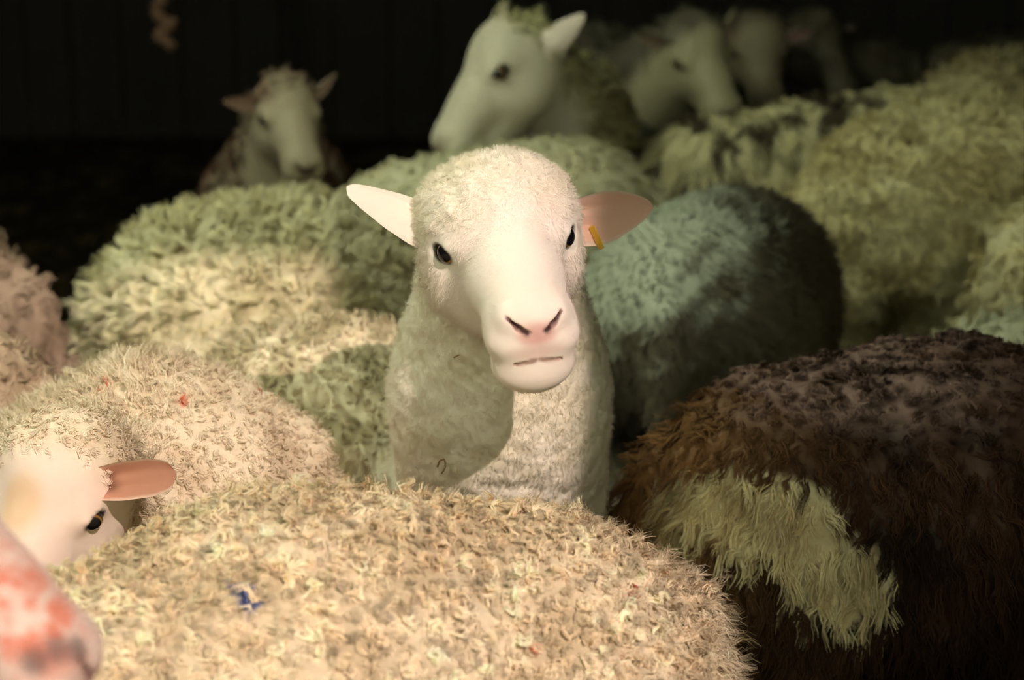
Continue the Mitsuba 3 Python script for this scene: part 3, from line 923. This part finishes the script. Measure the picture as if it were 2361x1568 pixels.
# ---- the brown and white sheep at the lower right
BR = Sheep('dark brown sheep with a shaggy cream patch on its flank, lower right',
           [(0.39, 2.66, 0.525, 0.22), (0.60, 2.68, 0.522, 0.23), (0.92, 2.70, 0.415, 0.21)], [(1.04, 2.70, 0.56, 0.15), (1.2, 2.7, 0.62, 0.1)], head_at((1.3, 2.7, 0.6), (0.7, -0.3, -0.6)), step=0.009, lumps=0.012, seed=19)
pc = [hit(BR, 1550, 1160), hit(BR, 1640, 1160), hit(BR, 1730, 1180), hit(BR, 1830, 1230), hit(BR, 1900, 1300), hit(BR, 1960, 1350)]
gold = hit(BR, 1480, 1120)


def brown(p):
    n1, n2 = meshkit.fbm(p / 0.06, 3, 41), meshkit.fbm(p / 0.02, 2, 42)
    c = lerp((0.065, 0.032, 0.020), (0.024, 0.014, 0.011), sstep(0.35, 0.65, n1))
    rust = np.exp(-(np.linalg.norm(p - gold, axis=1) / 0.16) ** 2)
    c = lerp(c, (0.38, 0.20, 0.09), np.clip(rust * 1.2, 0, 1) * (0.55 + 0.45 * n1))
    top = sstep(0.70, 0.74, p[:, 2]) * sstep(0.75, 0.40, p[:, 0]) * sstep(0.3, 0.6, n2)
    c = lerp(c, (0.34, 0.22, 0.20), top * 0.9)                                   # highlight along the back painted into the wool tips
    d = np.min([np.linalg.norm(p - q, axis=1) for q in pc], axis=0) + (n1 - 0.5) * 0.05 + (n2 - 0.5) * 0.03
    return lerp(c, lerp((0.80, 0.71, 0.45), (0.66, 0.54, 0.31), sstep(0.4, 0.6, n2)), 1 - sstep(0.046, 0.062, d))


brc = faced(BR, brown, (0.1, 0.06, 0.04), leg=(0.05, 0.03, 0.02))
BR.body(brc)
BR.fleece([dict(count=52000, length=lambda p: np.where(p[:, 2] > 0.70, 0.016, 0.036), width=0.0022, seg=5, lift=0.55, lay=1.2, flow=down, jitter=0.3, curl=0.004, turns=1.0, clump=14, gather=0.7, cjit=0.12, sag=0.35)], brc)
BR.eyes()
BR.ears(EARS(outer=(0.08, 0.05, 0.04), inner=(0.12, 0.07, 0.06)))

simple('grey-green woolly back just behind the dark brown sheep, at the right edge',
       [(0.80, 3.16, 0.455, 0.20), (1.25, 3.16, 0.46, 0.20)], [(1.36, 3.16, 0.5, 0.13), (1.5, 3.16, 0.56, 0.1)], head_at((1.6, 3.16, 0.54), (0.8, 0, -0.6)),
       mottled((0.70, 0.70, 0.54), (0.52, 0.50, 0.36), 0.05, 34, 0.7), (0.7, 0.64, 0.5), [tuft(14000, length=0.022, width=0.003)], 20)
simple('olive-buff fleece just showing in the bottom right corner, nearest sheep on that side',
       [(0.64, 1.72, 0.565, 0.195), (1.05, 1.66, 0.56, 0.20)], [(1.16, 1.66, 0.62, 0.13), (1.3, 1.64, 0.68, 0.1)], head_at((1.4, 1.62, 0.66), (0.8, 0, -0.6)),
       mottled((0.58, 0.50, 0.32), (0.44, 0.36, 0.22), 0.05, 35), (0.7, 0.6, 0.5), [tuft(14000, length=0.022, width=0.0025)], 21)


# ---- bits of straw caught in the fleece of the white sheep
def straw(pts, label):
    p = np.array([hit(MAIN, *q) for q in pts])
    out = nrm(CAM - p)
    s_ = np.linspace(0, 1, 12)
    k = np.linspace(0, 1, len(p))
    q = np.stack([np.interp(s_, k, (p + out * 0.0085)[:, i]) for i in range(3)], 1)
    key = free('straw_bit')
    scene[key] = mikit.ply(tube(q, np.linspace(0.0011, 0.0007, 12), 6), 'straw_material', smooth=40)
    labels[key] = {'label': label, 'category': 'straw'}


scene['straw_material'] = {'type': 'twosided', 'bsdf': {'type': 'principled', 'base_color': {'type': 'rgb', 'value': [0.24, 0.13, 0.05]}, 'roughness': 0.6}}
straw([(992, 1086), (1002, 1079), (1018, 1079), (1012, 1088), (998, 1101)], 'hooked bit of brown straw low on the left of the white neck')
straw([(1028, 838), (1040, 828)], 'tiny dark straw bit on the white neck beside the left jaw')
